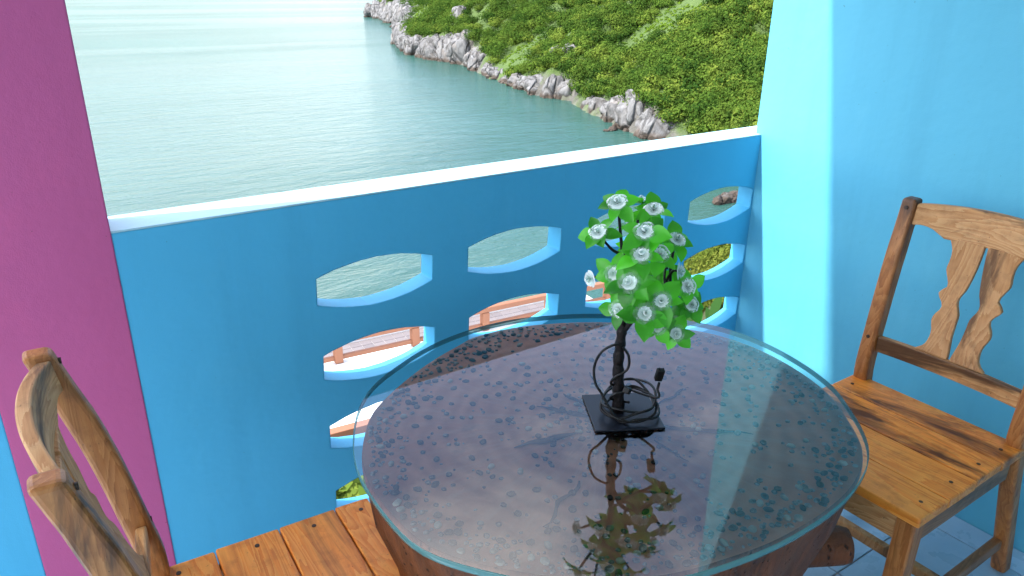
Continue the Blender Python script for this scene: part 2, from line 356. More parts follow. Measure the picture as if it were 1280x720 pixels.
def leaf_cloud(centers, radii, per, size, seed=1, flat=0.75):
    """triangular/quad leaf faces through the volume of many crowns, as one big numpy mesh"""
    g = np.random.default_rng(seed); Vs, tint = [], []
    for c, r in zip(centers, radii):
        n = int(per); k = max(4, n//16)
        lob = g.normal(0, 1, (k, 3)); lob /= np.linalg.norm(lob, axis=1)[:, None]; lob[:, 2] = np.abs(lob[:, 2])*0.9-0.15
        lob *= r*g.uniform(0.45, 0.85, (k, 1)); lr = r*g.uniform(0.25, 0.5, k)
        w = g.integers(0, k, n); dirs = g.normal(0, 1, (n, 3)); dirs /= np.linalg.norm(dirs, axis=1)[:, None]
        p = lob[w]+dirs*(lr[w]*g.uniform(0.6, 1.0, n)**0.5)[:, None]
        p[:, 2] *= flat; p += c
        pc = p-c; pc /= np.linalg.norm(pc, axis=1)[:, None]+1e-9; nrm = dirs*0.45+pc*0.8+g.normal(0, 0.38, (n, 3))+np.array([0, 0, 0.2]); nrm /= np.linalg.norm(nrm, axis=1)[:, None]
        a = np.cross(nrm, g.normal(0, 1, (n, 3))); a /= np.linalg.norm(a, axis=1)[:, None]; b = np.cross(nrm, a)
        s = size*g.uniform(0.6, 1.3, n)[:, None]
        q = np.stack([p-a*s, p-b*s*0.55, p+a*s, p+b*s*0.55], 1); Vs.append(q.reshape(-1, 3))
        tint.append(np.clip(g.beta(1.6, 1.6)*(0.45 if r > 2.5 else 0.95)+g.normal(0, 0.10, n), 0, 1))
    Vs = np.concatenate(Vs); tint = np.concatenate(tint); nf = len(Vs)//4
    me = bpy.data.meshes.new('leaves'); me.vertices.add(len(Vs)); me.vertices.foreach_set('co', Vs.ravel())
    me.loops.add(nf*4); me.loops.foreach_set('vertex_index', np.arange(nf*4, dtype=np.int32))
    me.polygons.add(nf); me.polygons.foreach_set('loop_start', np.arange(0, nf*4, 4, dtype=np.int32)); me.polygons.foreach_set('loop_total', np.full(nf, 4, dtype=np.int32))
    at = me.attributes.new('tint', 'FLOAT', 'FACE'); at.data.foreach_set('value', tint.astype(np.float32)); me.update(); me.validate()
    return me
def in_poly(p, poly):
    x, y = p; ins = False; n = len(poly)
    for i in range(n):
        x1, y1 = poly[i]; x2, y2 = poly[(i+1) % n]
        if (y1 > y) != (y2 > y) and x < (x2-x1)*(y-y1)/(y2-y1)+x1: ins = not ins
    return ins
clear = [[(770, 62), (800, 34), (850, 0), (905, -8), (900, 6), (850, 32), (810, 58), (785, 66)], [(612, 86), (640, 62), (690, 40), (668, 62), (672, 84), (640, 92)],
         [(690, 18), (720, 8), (730, 14), (700, 26)]]
cen, rad = [], []; g = random.Random(11)
def scatter(y0, y1, d0, d1, n, rmin, rmax):
    for _ in range(n):
        y = g.uniform(y0, y1); d = d0+(d1-d0)*g.random(); x = coast_x(y)+d; h = ground_h(x, y)
        if h < rock_h(y)*0.40: continue
        P = (x, y, SEA_Z+h); q = proj(P)
        if any(in_poly(q, c) for c in clear): continue
        if fbm(x*0.085, y*0.085, 7.0) > 0.42 and h > rock_h(y): continue
        r = g.uniform(rmin, rmax)*(1.25 if g.random() < 0.12 else 1); cen.append((x, y, SEA_Z+h+r*0.25)); rad.append(r)
scatter(57, 135, 1.6, 32, 950, 1.1, 2.9)
scatter(135, 235, 2.0, 38, 900, 1.4, 3.4)
scatter(54, 82, 1.0, 18, 260, 1.0, 2.2)
scatter(235, 440, 4, 50, 480, 2.0, 3.8)
scatter(-10, 57, 2.5, 30, 220, 1.2, 2.4)
me = leaf_cloud(cen, rad, 440, 0.21, 5); me.materials.append(SCRUB)
o = link('hillside_scrub', me); tag(o, 'dense green scrub covering the rocky headland', 'scrub', kind='stuff')
cen, rad = [], []
for y0, y1, d1, n in ((57, 240, 26, 9000),):
    for _ in range(n):
        y = g.uniform(y0, y1); d = g.uniform(2, d1); x = coast_x(y)+d; h = ground_h(x, y)
        if any(in_poly(proj((x, y, SEA_Z+h)), c) for c in clear) or (h > rock_h(y) and fbm(x*0.085, y*0.085, 7.0) > 0.38): cen.append((x, y, SEA_Z+h+0.05)); rad.append(0.42)
me = leaf_cloud(cen, rad, 26, 0.15, 6, 0.6); me.materials.append(leaf_mat('grass_tufts', (0.09, 0.17, 0.018), (0.13, 0.22, 0.024), (0.17, 0.25, 0.035)))
o = link('hillside_grass', me); tag(o, 'pale green grass in the clearings of the headland', 'grass', kind='stuff')

# ================================================================== near slope and lower terrace
def near_h(x, y):
    s = max(0.0, y-2.0+0.25*max(0.0, x-6)); h = -6.6-0.30*s-0.002*s*s
    k = min(1.0, max(0.0, (x-1.06*y-2.0)/3.5)); hb = -8.4-0.045*s-0.9*max(0.0, s-25)
    return h*(1-k)+hb*k+0.35*fbm(x*0.15, y*0.15)
V, Fc = [], []; xs = np.arange(-30, 60, 1.5); ys2 = np.arange(-4, 44, 1.5)
for y in ys2:
    for x in xs: V.append((x, y, near_h(x, y)))
n = len(xs)
for i in range(len(ys2)-1):
    for j in range(n-1): Fc.append((i*n+j, i*n+j+1, (i+1)*n+j+1, (i+1)*n+j))
t = NT('slope_soil'); v = t.coord(kind='World')
t.bsdf(t.mix(t.rng(t.noise(v, 0.8, 6, 0.65), 0.35, 0.65), (0.035, 0.055, 0.016), (0.10, 0.085, 0.05)), 0.95, t.bump(t.noise(v, 4, 5), 0.7, 0.2))
o = link('garden_slope', mesh_from('garden_slope', V, Fc, t.m, True)); tag(o, kind='structure')
BUSH = leaf_mat('bush_leaves', (0.055, 0.085, 0.016), (0.10, 0.135, 0.022), (0.17, 0.185, 0.035))
STEM = plain('bush_stem', (0.07, 0.045, 0.03), 0.9)
BG = 'yellow-green bushes on the slope below the balcony'
g = random.Random(21)
bush_spots = []
for (px, py, r) in [(850, 300, 1.4), (864, 304, 1.4), (880, 312, 1.3), (896, 320, 1.3), (912, 326, 1.3), (928, 330, 1.3), (858, 328, 1.3), (874, 336, 1.3), (892, 342, 1.2), (910, 348, 1.2), (926, 352, 1.2),
                    (866, 358, 1.2), (884, 364, 1.1), (902, 370, 1.1), (920, 376, 1.1), (872, 384, 1.0), (840, 322, 1.3), (944, 336, 1.3)]:
    d = ray(px, py); tt = 6.0
    while tt < 80:
        P = CAM+d*tt
        if P[2] < near_h(P[0], P[1])+0.35*r: break
        tt += 0.1
    bush_spots.append((P[0], P[1], r))
for i, (x, y, r) in enumerate(bush_spots):
    z = near_h(x, y); rt = empty('slope_bush', (x, y, z))
    me = leaf_cloud([(0, 0, 0.45*r)], [r], 1400, 0.085, 40+i, 0.8); me.materials.append(BUSH); link('foliage', me, rt)
    V, Fc = tube_geo([(0, 0, -0.15), (0.05, 0.02, 0.3*r), (0, 0.05, 0.8*r)], [0.06, 0.045, 0.02], 6)
    link('stem', mesh_from('stem', V, Fc, STEM, True), rt)
    tag(rt, 'yellow-green leafy bush on the slope seen through the parapet openings', 'bush', BG)
tall = empty('tall_shrub', (2.35, 5.2, -7.2)); tag(tall, 'dark green shrub just under the lowest parapet openings', 'shrub')
me = leaf_cloud([(0, 0, 3.05), (-0.5, 0.2, 2.9), (0.6, -0.1, 2.8), (0.1, 0.1, 2.2)], [0.75, 0.7, 0.75, 0.9], 1500, 0.07, 77, 0.9); me.materials.append(SCRUB); link('foliage', me, tall)
V, Fc = tube_geo([(0, 0, -0.6), (0.05, 0.02, 1.2), (0, 0.05, 2.6)], [0.09, 0.07, 0.03], 8); link('trunk', mesh_from('trunk', V, Fc, STEM, True), tall)
# broad-leaved plant in the lowest end opening
LEAFB = leaf_mat('broad_leaf', (0.03, 0.08, 0.02), (0.06, 0.14, 0.03), (0.20, 0.09, 0.06))
P = CAM+ray(886, 392)*13.0
rt = empty('broad_leaf_plant', (P[0], P[1], P[2]-1.0)); tag(rt, 'dark green broad leaved plant behind the lowest end opening of the parapet', 'plant')
V, Fc = [], []
for k in range(46):
    a = g.uniform(0, 6.28); el = g.uniform(0.15, 1.2); L = g.uniform(0.5, 0.95); b = np.array([g.uniform(-.3, .3), g.uniform(-.3, .3), g.uniform(0, 0.8)])
    dr = np.array([math.cos(a)*math.cos(el), math.sin(a)*math.cos(el), math.sin(el)]); sd_ = np.cross(dr, [0, 0, 1]); sd_ /= np.linalg.norm(sd_)
    st = len(V)
    for q in range(5):
        u = q/4; ctr = b+dr*L*u-np.array([0, 0, 0.35*L*u*u]); wv = 0.085*math.sin(math.pi*min(0.97, u*0.9+0.06))
        V += [ctr-sd_*wv, ctr+sd_*wv]
    for q in range(4): Fc.append((st+2*q, st+2*q+1, st+2*q+3, st+2*q+2))
link('foliage', mesh_from('foliage', V, Fc, LEAFB), rt)
V, Fc = tube_geo([(0, 0, -3.0), (0, 0.03, -0.6), (0, 0, 0.6)], [0.05, 0.045, 0.02], 6); link('stem', mesh_from('stem', V, Fc, STEM, True), rt)

# lower terrace: white flat roof with terracotta trim, low railing, tiled walk
TERRA = paint('terracotta_paint', (0.25, 0.105, 0.058), (0.28, 0.118, 0.064), 0.6, 0.004)
t = NT('walk_tile'); v = t.coord(kind='World'); oi = t.n.new('ShaderNodeObjectInfo')
c = t.mix(oi.outputs['Random'], (0.12, 0.10, 0.102), (0.16, 0.135, 0.135)); c = t.mix(t.rng(t.noise(v, 30, 5, 0.7), 0.4, 0.65, 0, 0.5), c, (0.19, 0.165, 0.165))
t.bsdf(c, 0.6); WTILE = t.m
GROUTW = plain('white_grout', (0.40, 0.38, 0.375), 0.8)
TANG = math.atan2(-0.42, 4.5); TO = np.array([3.69, 9.50]); ux = np.array([math.cos(TANG), math.sin(TANG)]); uy = np.array([-ux[1], ux[0]])
rt = empty('lower_terrace', (TO[0], TO[1], -5.25), TANG); tag(rt, kind='structure')
box('walk_slab', (-6, -0.3, -0.25), (6.6, 1.85, 0.0), GROUTW, rt)
tm = bm_mesh(box_bm((0.006, 0.006, 0.0), (0.219, 0.219, 0.012), 0.002, 1), 'tile', WTILE)
for i in range(-3, 29):
    for j in range(0, 8):
        o = link('tile', tm, rt); o.location = (-0.6+i*0.225, 0.06+j*0.225, 0.0)
rf = empty('terrace_canopy', (TO[0], TO[1], -4.72), TANG); tag(rf, 'white flat canopy roof with terracotta trim below the balcony', 'canopy')
box('roof_slab', (-6, -1.95, 0.0), (6.5, -0.12, 0.10), WHITE, rf, 0.01)
box('fascia_trim', (-6, -2.11, -0.12), (6.5, -1.953, 0.115), TERRA, rf, 0.01)
for x in (-5.5, -2.5, 0.5, 3.5, 6.2): box('column', (x, -1.75, -0.53), (x+0.2, -1.55, -0.002), WHITE, rf, 0.01)
rr_ = empty('terrace_railing', (TO[0], TO[1], -4.62), TANG); tag(rr_, 'low terracotta railing between the white canopy roof and tiled walk', 'railing')
box('top_rail', (-6, -0.045, 0.36), (6.5, 0.075, 0.46), TERRA, rr_, 0.012)
box('bottom_rail', (-6, -0.02, 0.05), (6.5, 0.05, 0.13), TERRA, rr_, 0.012)
for k in range(-4, 5): 
    x = 0.27+k*1.4; box('post', (x-0.07, -0.055, 0.0), (x+0.07, 0.085, 0.357), TERRA, rr_, 0.012)
box('base_beam', (-6, -0.115, -0.62), (6.5, 0.11, -0.003), WHITE, rr_)
box('edge_kerb', (-6, 1.86, -0.25), (6.6, 2.0, 0.06), WHITE, rt)
box('retaining_wall', (-6, 0.2, -5.5), (6.6, 1.8, -0.253), WHITE, rt)

# ================================================================== BALCONY
# floor with blue tiles
t = NT('blue_floor_tile'); v = t.coord(kind='World'); oi = t.n.new('ShaderNodeObjectInfo')
c = t.mix(oi.outputs['Random'], (0.26, 0.42, 0.56), (0.30, 0.46, 0.60)); c = t.mix(t.rng(t.noise(v, 9, 6, 0.65), 0.35, 0.7, 0, 0.6), c, (0.38, 0.53, 0.66))
t.bsdf(c, t.rng(t.noise(v, 14, 4), 0.3, 0.7, 0.22, 0.4), t.bump(t.noise(v, 40, 4), 0.06, 0.002)); FT = t.m
GROUT = plain('beige_grout', (0.46, 0.36, 0.29), 0.9)
fl = box('balcony_floor', (-1.75, -2.28, -0.2), (W-0.002, -0.002, -0.006), GROUT); tag(fl, kind='structure')
cache = {}
xe = [-1.75]+[1.86-0.4*k for k in range(8, -1, -1)]+[W-0.002]; ye = [-2.28]+[-0.808+0.4*k for k in range(-3, 3)]+[-0.002]
xe = [x for i, x in enumerate(xe) if i == 0 or x-xe[i-1] > 0.03]
for i in range(len(xe)-1):
    for j in range(len(ye)-1):
        w_, h_ = round(xe[i+1]-xe[i], 3), round(ye[j+1]-ye[j], 3)
        if (w_, h_) not in cache: cache[(w_, h_)] = bm_mesh(box_bm((0.002, 0.002, -0.006), (w_-0.002, h_-0.002, 0.0), 0.0012, 1), 'tile', FT)
        o = link('tile', cache[(w_, h_)], fl); o.location = (xe[i], ye[j], 0)

# parapet with lens-shaped openings
def parapet(name, x0, x1, holes):
    bm = bmesh.new(); rs = random.Random(5)
    def loop(pts):
        vs = [bm.verts.new((x, 0, z)) for x, z in pts]; return [bm.edges.new((vs[i], vs[(i+1) % len(vs)])) for i in range(len(vs))]
    E = loop([(x0, -0.3), (x1, -0.3), (x1, HP-0.004), (x0, HP-0.004)])
    for (hx0, hx1, za, zb) in holes:
        pts = []; N = 14; bul = 0.030
        for k in range(N+1):
            u = k/N; pts.append((hx0+(hx1-hx0)*u, za-bul*(1-(2*u-1)**2)+rs.uniform(-.0006, .0006)))
        for k in range(N+1):
            u = 1-k/N; pts.append((hx0+(hx1-hx0)*u+0.003, zb+bul*0.85*(1-(2*u-1)**2)+rs.uniform(-.0006, .0006)))
        E += loop(pts)
    r = bmesh.ops.triangle_fill(bm, use_beauty=True, use_dissolve=False, edges=E, normal=(0, -1, 0))
    faces = [f for f in r['geom'] if isinstance(f, bmesh.types.BMFace)]
    ex = bmesh.ops.extrude_face_region(bm, geom=faces, use_keep_orig=True)
    for v_ in [q for q in ex['geom'] if isinstance(q, bmesh.types.BMVert)]: v_.co.y += 0.060
    me = bm_mesh(bm, name, BLUE); o = link(name, me)
    return o
cols = [(0.400, 0.708), (0.815, 1.124), (1.230, 1.538), (1.645, 1.952)]
rows = [(0.728, 0.795), (0.528, 0.593), (0.330, 0.394), (0.130, 0.196)]
pp = parapet('parapet_wall', 0.0, W+0.25, [(a, b, c_, d_) for a, b in cols for c_, d_ in rows])
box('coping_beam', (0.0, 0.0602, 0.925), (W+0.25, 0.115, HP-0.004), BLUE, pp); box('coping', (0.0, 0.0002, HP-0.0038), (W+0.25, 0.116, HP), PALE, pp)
tag(pp, 'blue balcony parapet wall with rows of lens-shaped openings', 'parapet')
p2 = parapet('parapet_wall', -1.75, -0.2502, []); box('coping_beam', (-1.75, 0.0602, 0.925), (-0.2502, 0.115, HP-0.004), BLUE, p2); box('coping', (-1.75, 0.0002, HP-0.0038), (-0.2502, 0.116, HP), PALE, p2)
tag(p2, 'plain blue parapet section on the other side of the magenta pillar', 'parapet')
pil = box('pillar', (-0.25, -0.0015, -0.3), (-0.0002, 0.10, 2.398), PINK); tag(pil, 'magenta painted pillar at the end of the blue parapet', 'pillar')
ew = box('end_wall', (W, -2.45, -0.3), (W+0.18, 0.021, 2.398), LITBLUE); tag(ew, 'light blue end wall behind the wooden chair, sunlit in a strip', 'wall')
sl = box('ceiling_slab', (-1.9, -2.6, 2.4), (W+0.5, 0.0, 2.55), WHITE); tag(sl, kind='structure')
bw = box('back_wall', (-1.75, -2.45, -0.3), (W-0.002, -2.282, 2.398), WHITE); tag(bw, 'white house wall at the back of the balcony', 'wall')

# ================================================================== stump table
TCX, TCY = 0.679, -0.714; ZT = 0.711; ZW = 0.690
def polar_trace(px, z):
    Q = np.array([on(x, y, 2, z)[:2] for x, y in px])-[TCX, TCY]
    th = np.arctan2(Q[:, 1], Q[:, 0]); r = np.hypot(Q[:, 0], Q[:, 1]); i = np.argsort(th); th, r = th[i], r[i]
    T = np.linspace(-math.pi, math.pi, 128, endpoint=False)
    R = np.interp(T, np.concatenate([th-2*math.pi, th, th+2*math.pi]), np.tile(r, 3))
    for _ in range(2): R = (np.roll(R, 1)+2*R+np.roll(R, -1))/4
    return T, R
gpx = [(441, 560), (442, 540), (448, 510), (465, 482), (500, 455), (545, 428), (590, 411), (640, 399), (690, 394), (750, 392), (800, 394), (850, 399), (900, 408), (950, 425), (991, 446), (1019, 464),
       (1047, 487), (1060, 507), (1080, 539), (1087, 559), (1085, 582), (1074, 603), (1050, 630), (1010, 658), (960, 685), (910, 704), (872, 717), (446, 588), (455, 605), (470, 628), (487, 650), (507, 673), (520, 684), (540, 694), (573, 705), (607, 714)]
GT, GR = polar_trace(gpx, ZT)
wpx = [(456, 590), (454, 560), (458, 535), (468, 512), (484, 497), (510, 474), (540, 452), (575, 432), (605, 414), (640, 405), (690, 398), (750, 397), (800, 399), (850, 404), (900, 415), (950, 433), (985, 449), (999, 456), (1004, 470), (1016, 476), (1030, 483),
       (1049, 497), (1066, 524), (1077, 552), (1076, 585), (1062, 610), (1036, 634), (996, 660), (950, 683), (905, 698)]
WT, WR = polar_trace(wpx+[(470, 618), (500, 652), (530, 680), (580, 700), (640, 712)], ZW)
WR = np.minimum(WR, GR-0.004)
tab = empty('stump_table', (TCX, TCY, 0)); tag(tab, 'round tree stump table with pebbles under a wavy glass top', 'table')
# wood of the sawn top
t = NT('sawn_stump_top'); v = t.coord()
sp = t.n.new('ShaderNodeSeparateXYZ'); t.l.new(v, sp.inputs[0])
rad_ = t.math('SQRT', t.math('ADD', t.math('POWER', sp.outputs[0], 2.0), t.math('POWER', sp.outputs[1], 2.0)))
ang = t.math('ARCTAN2', sp.outputs[1], sp.outputs[0])
wob = t.noise(v, 5, 4, 0.6)
ring = t.math('SINE', t.math('MULTIPLY', t.math('ADD', rad_, t.math('MULTIPLY', wob, 0.10)), 170.0))
cv = t.n.new('ShaderNodeCombineXYZ'); t.set(cv.inputs[0], t.math('MULTIPLY', ang, 3.0)); t.set(cv.inputs[1], t.math('MULTIPLY', rad_, 2.2))
ray_n = t.noise(cv.outputs[0], 3.0, 5, 0.7)
c = t.mix(t.rng(wob, 0.3, 0.7), (0.60, 0.205, 0.115), (0.68, 0.30, 0.19))
c = t.mix(t.rng(ring, -1, 1, 0, 0.38), c, (0.30, 0.10, 0.06)); c = t.mix(t.rng(ray_n, 0.45, 0.72, 0, 0.6), c, (0.62, 0.36, 0.26))
c = t.mix(t.rng(t.noise(v, 11, 5, 0.7), 0.58, 0.74, 0, 0.5), c, (0.19, 0.13, 0.12))
edge = t.math('ADD', rad_, t.math('MULTIPLY', t.noise(v, 9, 4), 0.10))
c = t.mix(t.rng(edge, 0.450, 0.500, 0, 0.7), c, (0.10, 0.068, 0.06))
t.bsdf(c, 0.5, t.bump(t.math('ADD', ray_n, t.noise(v, 60, 4)), 0.5, 0.002)); TOPW = t.m
t = NT('stump_side_wood'); v = t.coord((1, 1, 0.09))
n1 = t.noise(v, 42, 6, 0.65, 0.4); n2 = t.noise(t.coord((1, 1, 0.35)), 6, 4)
c = t.mix(t.rng(n1, 0.3, 0.68), (0.028, 0.008, 0.003), (0.16, 0.046, 0.013)); c = t.mix(t.rng(n2, 0.45, 0.7, 0, 0.5), c, (0.15, 0.052, 0.02))
hole = t.new('ShaderNodeTexVoronoi', Vector=t.coord((1, 1, 0.55)), Scale=75.0).outputs['Distance']
c = t.mix(t.rng(hole, 0.10, 0.16, 0.85, 0), c, (0.012, 0.006, 0.004))
t.bsdf(c, 0.55, t.bump(t.math('ADD', n1, t.rng(hole, 0.1, 0.2)), 0.9, 0.008), Specular__IOR__Level=0.3); SIDE = t.m
lv = [(ZW, 1.0), (ZW-0.012, 1.006), (0.60, 0.965), (0.50, 0.895), (0.40, 0.86), (0.28, 0.85), (0.14, 0.87), (0.0, 0.93)]
nT = len(WT); V, Fc, mi = [(0, 0, ZW)], [], []
rings_in = [0.25, 0.5, 0.75, 0.93]
for q in rings_in:
    for k in range(nT): V.append((q*WR[k]*math.cos(WT[k]), q*WR[k]*math.sin(WT[k]), ZW+0.0012*mn.noise(Vector((q*9, k*0.3, 0)))))
for li, (z, s) in enumerate(lv):
    for k in range(nT):
        fl_ = 1+(0.022*mn.noise(Vector((math.cos(WT[k])*9, math.sin(WT[k])*9, z*0.8)))-0.03*max(0, mn.noise(Vector((math.cos(WT[k])*21, math.sin(WT[k])*21, z*0.5)))))*(li > 1)+0.03*mn.noise(Vector((math.cos(WT[k])*2.5, math.sin(WT[k])*2.5, z)))*(li > 1)
        V.append((WR[k]*s*fl_*math.cos(WT[k]), WR[k]*s*fl_*math.sin(WT[k]), z))
for k in range(nT): Fc.append((0, 1+k, 1+(k+1) % nT)); mi.append(0)
L = len(rings_in)+len(lv)
for r_ in range(L-1):
    for k in range(nT):
        a = 1+r_*nT; Fc.append((a+k, a+nT+k, a+nT+(k+1) % nT, a+(k+1) % nT)); mi.append(0 if r_ < len(rings_in) else 1)
Fc.append(tuple(1+(L-1)*nT+k for k in range(nT))[::-1]); mi.append(1)
me = mesh_from('stump', V, Fc, [TOPW, SIDE], False, mi)
me.polygons.foreach_set('use_smooth', [m_ == 1 for m_ in mi]); link('stump', me, tab)
# radial cracks in the sawn face: real wedges of dark, slightly recessed-looking inlay
CRACK = plain('dark_crack', (0.022, 0.018, 0.018), 0.8)
V, Fc = [], []; rc = random.Random(9)
ccx, ccy = 0.02, -0.03
for a0, r0, r1, wd in [(2.2, 0.05, 0.17, 0.008), (2.9, 0.09, 0.22, 0.009), (-0.75, 0.06, 0.23, 0.007), (0.15, 0.10, 0.2, 0.004), (1.2, 0.08, 0.2, 0.004), (-1.5, 0.07, 0.15, 0.003), (3.6, 0.20, 0.33, 0.004), (1.75, 0.06, 0.15, 0.006)]:
    st = len(V); N = 9
    for q in range(N):
        u = q/(N-1); r_ = r0+(r1-r0)*u; a = a0+0.05*mn.noise(Vector((u*3, a0*5, 0))); w_ = wd*(math.sin(math.pi*(0.08+0.9*u)))*rc.uniform(0.5, 1.2)+0.0006
        c0 = np.array([ccx+r_*math.cos(a), ccy+r_*math.sin(a), ZW+0.0024]); n_ = np.array([-math.sin(a), math.cos(a), 0])
        V += [c0-n_*w_, c0+n_*w_]
    for q in range(N-1): Fc.append((st+2*q, st+2*q+1, st+2*q+3, st+2*q+2))
o = link('crack', mesh_from('crack', V, Fc, CRACK), tab); tag(o, kind='stuff')
# branch stub on the side
a = math.radians(-37); dr = np.array([math.cos(a), math.sin(a), 0.05]); b0 = np.array([0.33*math.cos(a), 0.33*math.sin(a), 0.415])
tube('branch_stub', [b0, b0+dr*0.08, b0+dr*0.145, b0+dr*0.16, b0+dr*0.165], [0.046, 0.042, 0.038, 0.034, 0.022], SIDE, tab, 18)
# pebbles and shells
t = NT('pebble'); oi = t.n.new('ShaderNodeObjectInfo'); v = t.coord()
c = t.mix(t.rng(oi.outputs['Random'], 0.25, 0.75), (0.014, 0.012, 0.011), (0.075, 0.064, 0.052)); c = t.mix(t.rng(oi.outputs['Random'], 0.70, 0.92), c, (0.62, 0.58, 0.50))
c = t.mix(t.rng(t.noise(v, 160, 4, 0.6), 0.42, 0.68, 0, 0.7), c, (0.24, 0.22, 0.19)); t.bsdf(c, 0.45, t.bump(t.noise(v, 260, 3), 0.4, 0.001), Specular__IOR__Level=0.25); PEB = t.m
pm = []
for s in range(6):
    bm = bmesh.new(); bmesh.ops.create_icosphere(bm, subdivisions=2, radius=1.0); rs = random.Random(s)
    for q in bm.verts:
        k = 1+0.22*mn.noise(q.co*1.3+Vector((s*5, 0, 0))); q.co = Vector((q.co.x*k, q.co.y*k*0.86, max(-0.25, q.co.z*0.55)*k))
    for q in list(bm.faces):
        pass
    pm.append(bm_mesh(bm, 'pebble', PEB, True))
g = random.Random(33); pts = []; tries = 0
plate_c = np.array([0.698-TCX, -0.736-TCY])
def r_at(th): return float(np.interp((th+math.pi) % (2*math.pi)-math.pi, WT, WR))
while len(pts) < 1250 and tries < 90000:
    tries += 1; th = g.uniform(-math.pi, math.pi); rim = r_at(th); m = g.random()
    if m < 0.58: r_ = rim-0.006-abs(g.gauss(0, 0.034))
    elif m < 0.74: r_ = abs(g.gauss(0, 0.095))
    else: r_ = rim*math.sqrt(g.random())
    if r_ < 0 or r_ > rim-0.008: continue
    x, y = r_*math.cos(th), r_*math.sin(th)
    
    big_ = g.random(); s = g.uniform(0.0044, 0.0072) if big_ < 0.66 else g.uniform(0.0022, 0.0042)
    if all((x-q[0])**2+(y-q[1])**2 > ((s+q[2])*0.86)**2 for q in pts): pts.append((x, y, s))
pts.sort(key=lambda q: -q[2])
for i, (x, y, s) in enumerate(pts[:300]):
    o = link('pebble', pm[i % 6], tab); o.location = (x, y, ZW+0.25*s+0.0005); o.scale = (s*g.uniform(0.95, 1.2), s*g.uniform(0.9, 1.1), s*1.05); o.rotation_euler = (g.uniform(-.15, .15), g.uniform(-.15, .15), g.uniform(0, 6.28))
V, Fc = [], []; src = [np.array([q.co for q in m_.vertices]) for m_ in pm]; sf = [[tuple(q.vertices) for q in m_.polygons] for m_ in pm]
for i, (x, y, s) in enumerate(pts[300:]):
    k = i % 6; st = len(V); a = g.uniform(0, 6.28); ca, sa = math.cos(a), math.sin(a)
    for q in src[k]: V.append((x+s*(q[0]*ca-q[1]*sa), y+s*(q[0]*sa+q[1]*ca), ZW+s*(0.2+0.8*q[2])))
    Fc += [tuple(st+j for j in f_) for f_ in sf[k]]
t = NT('grit'); v = t.coord(); n1 = t.noise(v, 70, 3, 0.7)
t.bsdf(t.mix(t.rng(n1, 0.35, 0.65), (0.035, 0.035, 0.04), (0.34, 0.32, 0.29)), 0.4)
o = link('grit', mesh_from('grit', V, Fc, t.m, True), tab); tag(o, kind='stuff')
# glass sheet
t = NT('glass_face'); fr = t.new('ShaderNodeFresnel', IOR=1.70)
tr = t.new('ShaderNodeBsdfTransparent', Color=(0.93, 0.965, 0.955)); gl = t.new('ShaderNodeBsdfGlossy', Color=(1, 1, 1), Roughness=0.012)
ms = t.n.new('ShaderNodeMixShader'); t.l.new(fr.outputs[0], ms.inputs[0]); t.l.new(tr.outputs[0], ms.inputs[1]); t.l.new(gl.outputs[0], ms.inputs[2]); t.surf(ms.outputs[0]); GF = t.m
t = NT('glass_underside'); t.surf(t.new('ShaderNodeBsdfTransparent', Color=(1, 1, 1)).outputs[0]); GU = t.m
t = NT('glass_edge'); fr = t.new('ShaderNodeFresnel', IOR=1.5)
tr = t.new('ShaderNodeBsdfTransparent', Color=(0.45, 0.72, 0.70)); di = t.new('ShaderNodeBsdfPrincipled', Base__Color=(0.07, 0.22, 0.23), Roughness=0.15)
ms = t.n.new('ShaderNodeMixShader'); ms.inputs[0].default_value = 0.8; t.l.new(tr.outputs[0], ms.inputs[1]); t.l.new(di.outputs[0], ms.inputs[2]); t.surf(ms.outputs[0]); GE = t.m
prof = [(ZT, -0.0015, 0), (ZT-0.0015, 0.0, 2), (ZT-0.0105, 0.0, 2), (ZT-0.012, -0.0015, 1)]
V, Fc, mi = [], [], []
for z, dr_, _ in prof:
    for k in range(nT): V.append(((GR[k]+dr_)*math.cos(GT[k]), (GR[k]+dr_)*math.sin(GT[k]), z))
Fc.append(tuple(range(nT))); mi.append(0)
for r_ in range(3):
    for k in range(nT): Fc.append((r_*nT+k, (r_+1)*nT+k, (r_+1)*nT+(k+1) % nT, r_*nT+(k+1) % nT)); mi.append(2)
Fc.append(tuple(3*nT+k for k in range(nT))[::-1]); mi.append(1)
me = mesh_from('glass_top', V, Fc, [GF, GU, GE], False, mi); me.polygons.foreach_set('use_smooth', [m_ == 2 for m_ in mi]); o = link('glass_top', me, tab)
tag(o, 'clear glass sheet with a wavy teal edge')

